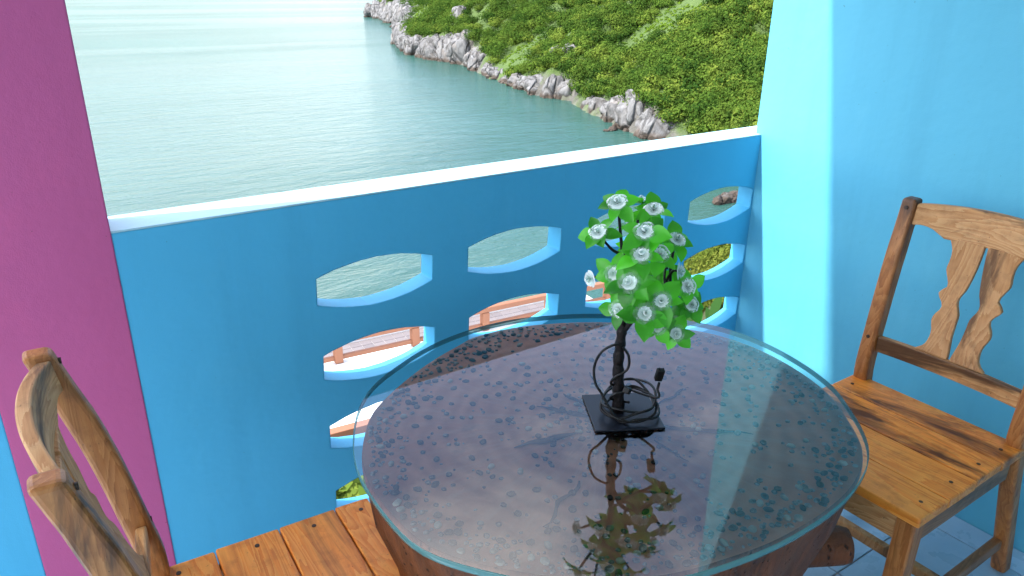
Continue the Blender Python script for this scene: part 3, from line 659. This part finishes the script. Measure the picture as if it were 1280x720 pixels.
# ================================================================== chairs
def chair(name, label, loc, rz, depth, width, boards, lean=0.088, top=0.925, ysc=1.0, stained=()):
    """local frame: +x = front of the seat, back edge at x=0, y across"""
    ch = empty(name, loc, rz); tag(ch, label, 'chair', None)
    hw = width/2; zs = 0.45; th = 0.024
    for i in range(len(boards)-1):
        x0, x1 = boards[i], boards[i+1]
        y0, y1 = -hw, hw
        sb = box('seat_board', (x0+0.0012, y0+RNG.uniform(-.002, .002), zs-th), (x1-0.0012, y1+RNG.uniform(-.002, .002), zs+RNG.uniform(-.0008, .0008)), SEATS if i in stained else SEATW, ch, 0.004, 2, 0.0004)
        for s in (-1, 1):
            bm = bmesh.new(); bmesh.ops.create_cone(bm, cap_ends=True, segments=10, radius1=0.0045, radius2=0.0045, depth=0.006)
            o = link('plug', bm_mesh(bm, 'plug', PEG), sb); o.location = ((x0+x1)/2+RNG.uniform(-.015, .015), s*(hw-0.03), zs-0.0018)
    # aprons
    box('apron', (0.03, -hw+0.012, zs-th-0.062), (depth-0.015, -hw+0.032, zs-th-0.001), SIDEW, ch, 0.003)
    box('apron', (0.03, hw-0.032, zs-th-0.062), (depth-0.015, hw-0.012, zs-th-0.001), SIDEW, ch, 0.003)
    box('apron', (depth-0.034, -hw+0.034, zs-th-0.062), (depth-0.014, hw-0.034, zs-th-0.001), RAILW, ch, 0.003)
    # front legs
    for s in (-1, 1):
        yc = s*(hw-0.028); bm = box_bm((depth-0.05, yc-0.021, 0), (depth-0.008, yc+0.021, zs-th-0.0015), 0.004, 2)
        link('front_leg', bm_mesh(bm, 'front_leg', LEGW), ch)
    # rear legs / posts : curved in side view
    prof_c = catmull([(-0.15, 0.0), (-0.085, 0.18), (-0.02, 0.36), (0.008, 0.47), (0.008-0.2*lean, 0.60), (0.008-0.55*lean, 0.76), (-lean, top)], 4)
    pw = 0.019
    for s in (-1, 1):
        yc = s*(hw-0.021); bm = bmesh.new(); rings = []
        for (x, z) in prof_c:
            dx = 0.022 if z < 0.85 else 0.020
            yy = yc*(1 if z < 0.45 else 1-(1-ysc)*(z-0.45)/0.5)
            pts_ = [(x-dx, yy-pw), (x+dx, yy-pw), (x+dx, yy+pw), (x-dx, yy+pw)]
            rings.append([bm.verts.new((a_, b_, z)) for a_, b_ in pts_])
        for i in range(len(rings)-1):
            for k in range(4): bm.faces.new((rings[i][k], rings[i][(k+1) % 4], rings[i+1][(k+1) % 4], rings[i+1][k]))
        bm.faces.new(rings[0][::-1]); bm.faces.new(rings[-1]); bmesh.ops.recalc_face_normals(bm, faces=bm.faces)
        ed = [e for e in bm.edges if len(e.link_faces) == 2 and e.calc_face_angle(0) > 0.8]
        bmesh.ops.bevel(bm, geom=ed, offset=0.009, segments=3, profile=0.5, affect='EDGES')
        post = link('back_post', bm_mesh(bm, 'back_post', LEGW), ch)
        for zz in (top-0.022, 0.575):
            bm = bmesh.new(); bmesh.ops.create_cone(bm, cap_ends=True, segments=10, radius1=0.005, radius2=0.005, depth=0.004)
            xx = np.interp(zz, prof_c[:, 1], prof_c[:, 0]); o = link('plug', bm_mesh(bm, 'plug', PEG), post)
            o.rotation_euler = (0, math.pi/2, 0); yy = yc*(1-(1-ysc)*(zz-0.45)/0.5); o.location = (xx+0.0215, yy, zz)
    def bx(z): return float(np.interp(z, prof_c[:, 1], prof_c[:, 0]))
    span = (hw-0.021-pw)
    def yscale(z): return 1-(1-ysc)*max(0, z-0.45)/0.5
    # crest rail : arched top, scalloped underside, bowed backwards
    def crest_top(u): return top-0.010+0.013*(1-u*u)
    def crest_bot(u):
        a_ = abs(u)
        return float(np.interp(a_, [0, 0.45, 0.55, 0.64, 0.74, 0.87, 1.0], [top-0.080, top-0.082, top-0.083, top-0.074, top-0.064, top-0.060, top-0.064]))
    bow = lambda u: -0.024*(1-u*u)
    V, Fc = [], []; N = 36
    for i in range(N+1):
        u = -1+2*i/N; y = u*span*yscale(0.88)*1.002
        for z, dx in ((crest_bot(u), 0.009), (crest_top(u), 0.009), (crest_top(u), -0.010), (crest_bot(u), -0.010)):
            V.append((bx(top-0.05)+bow(u)+dx+(0.004-0.012*(z-(top-0.08))/0.08), y, z))
    for i in range(N):
        for k in range(4): Fc.append((4*i+k, 4*i+(k+1) % 4, 4*i+4+(k+1) % 4, 4*i+4+k))
    Fc += [(0, 1, 2, 3), (4*N+3, 4*N+2, 4*N+1, 4*N)]
    bm = bmesh.new(); bm.from_mesh(mesh_from('x', V, Fc)); ed = [e for e in bm.edges if len(e.link_faces) == 2 and e.calc_face_angle(0) > 0.9]
    bmesh.ops.recalc_face_normals(bm, faces=bm.faces); bmesh.ops.bevel(bm, geom=ed, offset=0.003, segments=2, profile=0.5, affect='EDGES')
    link('crest_rail', bm_mesh(bm, 'crest_rail', RAILW), ch)
    # lower rail
    zr0, zr1 = 0.535, 0.580
    V, Fc = [], []; N = 16
    for i in range(N+1):
        u = -1+2*i/N; y = u*span*yscale(0.55)*1.002; b_ = -0.012*(1-u*u)
        for z, dx in ((zr0, 0.009), (zr1, 0.009), (zr1, -0.009), (zr0, -0.009)): V.append((bx(0.555)+b_+dx, y, z))
    for i in range(N):
        for k in range(4): Fc.append((4*i+k, 4*i+(k+1) % 4, 4*i+4+(k+1) % 4, 4*i+4+k))
    Fc += [(0, 1, 2, 3), (4*N+3, 4*N+2, 4*N+1, 4*N)]
    bm = bmesh.new(); bm.from_mesh(mesh_from('x', V, Fc)); ed = [e for e in bm.edges if len(e.link_faces) == 2 and e.calc_face_angle(0) > 0.9]
    bmesh.ops.recalc_face_normals(bm, faces=bm.faces); bmesh.ops.bevel(bm, geom=ed, offset=0.004, segments=2, profile=0.5, affect='EDGES')
    link('lower_rail', bm_mesh(bm, 'lower_rail', RAILW), ch)
    # two scalloped slats, mirror images, together a pierced splat
    outer = [(0.078, 0), (0.062, 0.05), (0.056, 0.12), (0.057, 0.20), (0.064, 0.27), (0.062, 0.33), (0.052, 0.40), (0.058, 0.46), (0.068, 0.50), (0.066, 0.54), (0.054, 0.59), (0.060, 0.66), (0.068, 0.73), (0.066, 0.80), (0.066, 0.88), (0.072, 0.95), (0.080, 1.0)]
    inner = [(0.004, 1.0), (0.005, 0.90), (0.009, 0.75), (0.016, 0.60), (0.024, 0.53), (0.025, 0.47), (0.014, 0.38), (0.013, 0.30), (0.011, 0.18), (0.005, 0.06), (0.003, 0)]
    co = np.array(catmull(outer, 3)); ci = np.array(catmull(inner, 3))
    z0, z1 = zr1+0.0005, top-0.076
    for s in (-1, 1):
        bm = bmesh.new()
        def fr_(y, v_, t_):
            z = z0+(z1-z0)*v_; xb = np.interp(v_, [0, 1], [bx(0.555)-0.012, bx(top-0.08)-0.020]); xb += -0.008*math.sin(math.pi*v_)
            return (xb+t_, s*y*yscale(z), z)
        nn = 30; zz = np.linspace(0, 1, nn)
        yo = 1.10*np.interp(zz, co[:, 1], co[:, 0]); yi = np.interp(zz, ci[::-1, 1], ci[::-1, 0])
        R_ = [[bm.verts.new(fr_(yy, zz[i], t_)) for yy, t_ in ((yi[i], 0.006), (yo[i], 0.006), (yo[i], -0.006), (yi[i], -0.006))] for i in range(nn)]
        for i in range(nn-1):
            for k in range(4): bm.faces.new((R_[i][k], R_[i][(k+1) % 4], R_[i+1][(k+1) % 4], R_[i+1][k]))
        bm.faces.new(R_[0]); bm.faces.new(R_[-1]); bmesh.ops.recalc_face_normals(bm, faces=bm.faces)
        ed = [e for e in bm.edges if len(e.link_faces) == 2 and e.calc_face_angle(0) > 0.9]
        bmesh.ops.bevel(bm, geom=ed, offset=0.0015, segments=1, affect='EDGES')
        link('back_slat', bm_mesh(bm, 'back_slat', SLATW), ch)
    # stretchers
    for s in (-1, 1):
        yc = s*(hw-0.026); x0 = bx(0.11)+0.02
        box('stretcher', (x0, yc-0.011, 0.095), (depth-0.0515, yc+0.011, 0.128), SIDEW, ch, 0.004)
    box('stretcher', (0.17, -hw+0.0385, 0.100), (0.195, hw-0.0385, 0.126), SLATW, ch, 0.004)
    return ch
chair('wooden_chair', 'wooden chair with scalloped back slats against the light blue end wall', (1.69, -0.845, 0), math.pi, 0.465, 0.435, [0.0, 0.115, 0.232, 0.350, 0.465], 0.058, 0.945, 1.0, (0, 1))
chair('wooden_chair', 'wooden chair with its back to the magenta pillar, seat tucked up to the table', (-0.088, -0.562, 0), -0.05, 0.415, 0.40, [0.0, 0.110, 0.230, 0.343, 0.415])

# ================================================================== artificial light tree
PC = np.array([0.698, -0.736, ZT]); N2 = np.array([_sy, _cy, 0.0])
def at(px, py, off=0.0):
    d = ray(px, py); tt = ((PC@N2)+off-CAM@N2)/(d@N2); return CAM+tt*d
tree = empty('light_tree', tuple(PC)); tag(tree, 'small artificial tree with green leaves and clear crystal flowers on the glass table', 'lamp tree')
def loc_(P): return np.asarray(P)-PC
pl = box('base_plate', (-0.063, -0.063, 0.0006), (0.063, 0.063, 0.0045), BLACKM, tree, 0.001); pl.rotation_euler = (0, 0, math.radians(-28.5))
t = NT('black_bark'); v = t.coord(); n1 = t.noise(v, 160, 4, 0.6)
t.bsdf(t.mix(t.rng(n1, 0.4, 0.7), (0.004, 0.003, 0.004), (0.012, 0.008, 0.009)), 0.45, t.bump(n1, 0.9, 0.003), Specular__IOR__Level=0.25); BARK = t.m
tp = catmull([loc_(at(x, y)) for x, y in [(773, 509), (773, 480), (773, 450), (776, 425), (778, 405)]], 5); tp[0][2] = 0.004
tube('trunk', tp, [0.0112-0.003*i/len(tp)+0.0012*math.sin(i*1.9) for i in range(len(tp))], BARK, tree, 12)
t = NT('green_leaf'); oi = t.n.new('ShaderNodeObjectInfo'); v = t.coord()
c = t.mix(oi.outputs['Random'], (0.012, 0.16, 0.008), (0.11, 0.62, 0.028)); c = t.mix(t.rng(t.noise(v, 90, 3), 0.6, 0.75, 0, 0.3), c, (0.10, 0.5, 0.04))
d = t.new('ShaderNodeBsdfPrincipled', Base__Color=c, Roughness=0.35); tl = t.new('ShaderNodeBsdfTranslucent', Color=t.mix(0.5, c, (0.20, 0.90, 0.03)))
ms = t.n.new('ShaderNodeMixShader'); ms.inputs[0].default_value = 0.42; t.l.new(d.outputs[0], ms.inputs[1]); t.l.new(tl.outputs[0], ms.inputs[2]); t.surf(ms.outputs[0]); LEAF = t.m
t = NT('clear_crystal'); fr = t.new('ShaderNodeFresnel', IOR=1.5)
tr = t.new('ShaderNodeBsdfTransparent', Color=(0.90, 0.95, 0.93)); g1 = t.new('ShaderNodeBsdfPrincipled', Base__Color=(0.80, 0.84, 0.84), Roughness=0.12, Specular__IOR__Level=0.8)
fc = t.math('ADD', t.math('MULTIPLY', fr.outputs[0], 0.8), 0.04); ms = t.n.new('ShaderNodeMixShader'); t.l.new(fc, ms.inputs[0]); t.l.new(tr.outputs[0], ms.inputs[1]); t.l.new(g1.outputs[0], ms.inputs[2]); t.surf(ms.outputs[0]); CRY = t.m
def leaf_mesh(seed):
    rs = random.Random(seed); V, Fc = [], []; Ln, Wd = 0.036, 0.0120*rs.uniform(0.88, 1.15); N = 7
    for i in range(N+1):
        u = i/N; w_ = Wd*(math.sin(math.pi*min(1, (0.10+0.90*u))**0.9))*(1.0 if u < 0.97 else 0.1); x = 0.004+Ln*u; zc = 0.006*math.sin(u*1.9+rs.uniform(-.1, .1))-0.004*u*u
        V += [(x, -w_, zc+0.0028*w_/Wd), (x, 0, zc-0.0008), (x, w_, zc+0.0028*w_/Wd)]
    for i in range(N):
        for k in range(2): Fc.append((3*i+k, 3*i+k+1, 3*i+4+k, 3*i+3+k))
    return mesh_from('leaf', V, Fc, LEAF, True)
leaves = [leaf_mesh(s) for s in range(5)]
def rosette():
    V, Fc = [], []
    for ri, (n, rr, h, tilt) in enumerate([(6, 0.0145, 0.002, 0.45), (6, 0.0120, 0.0045, 0.75), (5, 0.0092, 0.0065, 0.95), (4, 0.0064, 0.0078, 1.1), (3, 0.0036, 0.0090, 1.2)]):
        for k in range(n):
            a0 = 2*math.pi*(k+0.37*ri)/n; st = len(V); NA, NR = 6, 4
            for i in range(NR+1):
                u = i/NR
                for j in range(NA+1):
                    s_ = (j/NA-0.5); a = a0+s_*2*math.pi/n*1.45; r_ = rr*(0.12+0.88*u**0.8*(1-0.20*(2*s_)**2))*(1+0.05*math.sin(k*2.4+ri)); z = h*u+0.006*u**1.5*math.sin(tilt)-0.0015*u**4*2
                    V.append((r_*math.cos(a), r_*math.sin(a), z))
            for i in range(NR):
                for j in range(NA): q = st+i*(NA+1)+j; Fc.append((q, q+1, q+NA+2, q+NA+1))
    st = len(V)
    for i in range(5):
        for j in range(8):
            ph = math.pi*i/4; V.append((0.0042*math.sin(ph)*math.cos(j*math.pi/4), 0.0042*math.sin(ph)*math.sin(j*math.pi/4), 0.0085+0.0042*math.cos(ph)))
    Fc += [(st+8*i+j, st+8*i+(j+1) % 8, st+8*i+8+(j+1) % 8, st+8*i+8+j) for i in range(4) for j in range(8)]
    return mesh_from('crystal_flower', V, Fc, CRY, False)
ROS = rosette()
cr_c = at(797, 340)          # crown centre
fl_px = [(772, 254, -.01, 1.05, 1), (748, 291, -.02, 1.0, 1), (802, 252, .03, .75, 1), (817, 263, -.01, 1.0, 1), (806, 290, -.06, 1.1, 1), (788, 280, .05, .8, 1), (802, 319, -.075, 1.1, 1), (825, 318, -.055, 1.0, 1), (846, 300, .01, .95, 1),
         (768, 342, -.03, 1.05, 1), (740, 348, .0, .95, 0), (787, 354, -.075, 1.15, 1), (847, 339, -.01, .9, 0), (859, 358, -.01, 1.0, 1), (821, 360, .03, .85, 1), (827, 376, -.06, 1.1, 1), (774, 387, -.05, 1.1, 1), (806, 392, -.07, 1.15, 1),
         (822, 408, -.05, 1.0, 1), (845, 417, -.02, 1.0, 1), (864, 381, .01, .9, 1), (800, 270, .05, .9, 1), (835, 335, .05, .95, 1), (815, 345, .07, .95, 1), (850, 372, .05, .9, 1), (790, 310, .06, 1, 1), (840, 395, .03, .9, 1), (795, 365, .04, .9, 1)]
g = random.Random(4); forks = [tp[-1], tp[-4]]
main = [loc_(at(778, 405)), loc_(at(783, 378)), loc_(at(782, 345)), loc_(at(778, 318))]
br1 = [loc_(at(777, 418)), loc_(at(795, 395, -.01)), loc_(at(818, 375, 0)), loc_(at(838, 358, .01))]
tube('branch', catmull(main, 6), np.linspace(0.0062, 0.0034, 19), BARK, tree, 8); tube('branch', catmull(br1, 6), np.linspace(0.0050, 0.0028, 19), BARK, tree, 8)
nodes = np.concatenate([catmull(main, 6)[4:], catmull(br1, 6)[5:]])
for i, (x, y, off, s, hl) in enumerate(fl_px):
    P = loc_(at(x, y, off)); cc = loc_(cr_c)
    to_cam = CAM-PC-P; to_cam /= np.linalg.norm(to_cam)
    out = P-cc; out /= np.linalg.norm(out)
    nrm = out*0.55+np.array([0, 0, 0.35])+to_cam*(0.85 if off < 0.02 else -0.1)
    if not hl: nrm = out*1.2+to_cam*0.35
    nrm += np.array([g.gauss(0, .12) for _ in range(3)]); nrm /= np.linalg.norm(nrm)
    q = Vector(nrm).to_track_quat('Z', 'Y'); spin = g.uniform(0, 6.28)
    o = link('crystal_flower', ROS, tree); o.location = P; o.rotation_mode = 'QUATERNION'; o.rotation_quaternion = q; o.scale = (s*1.18,)*3
    if hl:
        n = 6 if g.random() < 0.6 else 5
        for k in range(n):
            a = spin+2*math.pi*k/n+g.uniform(-.15, .15)
            m_ = q.to_matrix() @ Matrix.Rotation(a, 3, 'Z') @ Matrix.Rotation(g.uniform(-0.22, 0.30), 3, 'Y') @ Matrix.Rotation(g.uniform(-.3, .3), 3, 'X')
            lf = link('leaf', leaves[g.randrange(5)], tree); lf.rotation_mode = 'QUATERNION'; lf.rotation_quaternion = m_.to_quaternion(); lf.location = P-nrm*0.003; lf.scale = (s*g.uniform(0.78, 1.08),)*3
    dd = np.linalg.norm(nodes-P, axis=1)+0.9*np.maximum(0, nodes[:, 2]-P[2]+0.02); b = nodes[np.argmin(dd)]; m1 = b*0.5+P*0.5-nrm*0.012+np.array([0, 0, -0.004])
    tube('branch', catmull([b, m1, P-nrm*0.008, P-nrm*0.001], 5), np.linspace(0.0032, 0.0018, 16), BARK, tree, 6)
# cable: loops round the foot of the trunk, plug standing up
def cab(pts): return [loc_(at(*q)) for q in pts]
crv = cab([(777, 433, -.014), (768, 431, -.014), (752, 440, -.014), (743, 458, -.012), (744, 478, -.018), (752, 492, -.025)])
cc = loc_(at(788, 496, 0.0)); cc[2] = 0
for k in range(34):
    a_ = math.radians(205)+k*2*math.pi/9.0; w_ = k/33
    rr = 0.046+0.006*math.sin(k*0.83)-0.004*math.sin(k*2.1)
    crv.append(np.array([cc[0]+rr*math.cos(a_)*1.05, cc[1]+rr*math.sin(a_), 0.016+0.020*w_+0.008*math.sin(a_*1.0+1.0)+0.005*math.sin(k*1.7)]))
crv += cab([(819, 497, -.03), (822, 486, -.028), (824, 478, -.028)])
tube('cable', catmull(crv, 8), 0.0024, BLACK, tree, 8)
c2 = [(779, 434, -.014), (786, 446, -.014), (784, 462, -.016), (768, 472, -.016), (764, 480, -.010), (774, 482, .016), (784, 488, -.012), (770, 492, -.017), (763, 498, -.01), (772, 500, .015), (786, 503, -.012)]
tube('cable', catmull(cab(c2), 8), 0.0024, BLACK, tree, 8)
pb = loc_(at(824.5, 468, -.028));
bm = box_bm((-0.007, -0.005, -0.013), (0.007, 0.005, 0.012), 0.002, 2); o = link('plug', bm_mesh(bm, 'plug', BLACK), tree); o.location = pb; o.rotation_euler = (0.25, 0.1, -0.5)
for s in (-1, 1): box('prong', (s*0.0035-0.0008, -0.0015, 0.0121), (s*0.0035+0.0008, 0.0015, 0.0145), BLACK, o)
sb = loc_(at(784, 488, -.02)); bm = box_bm((-0.011, -0.006, -0.006), (0.011, 0.006, 0.006), 0.002, 2); o = link('inline_switch', bm_mesh(bm, 'inline_switch', BLACK), tree); o.location = sb; o.rotation_euler = (0.2, 0.5, 0.6)
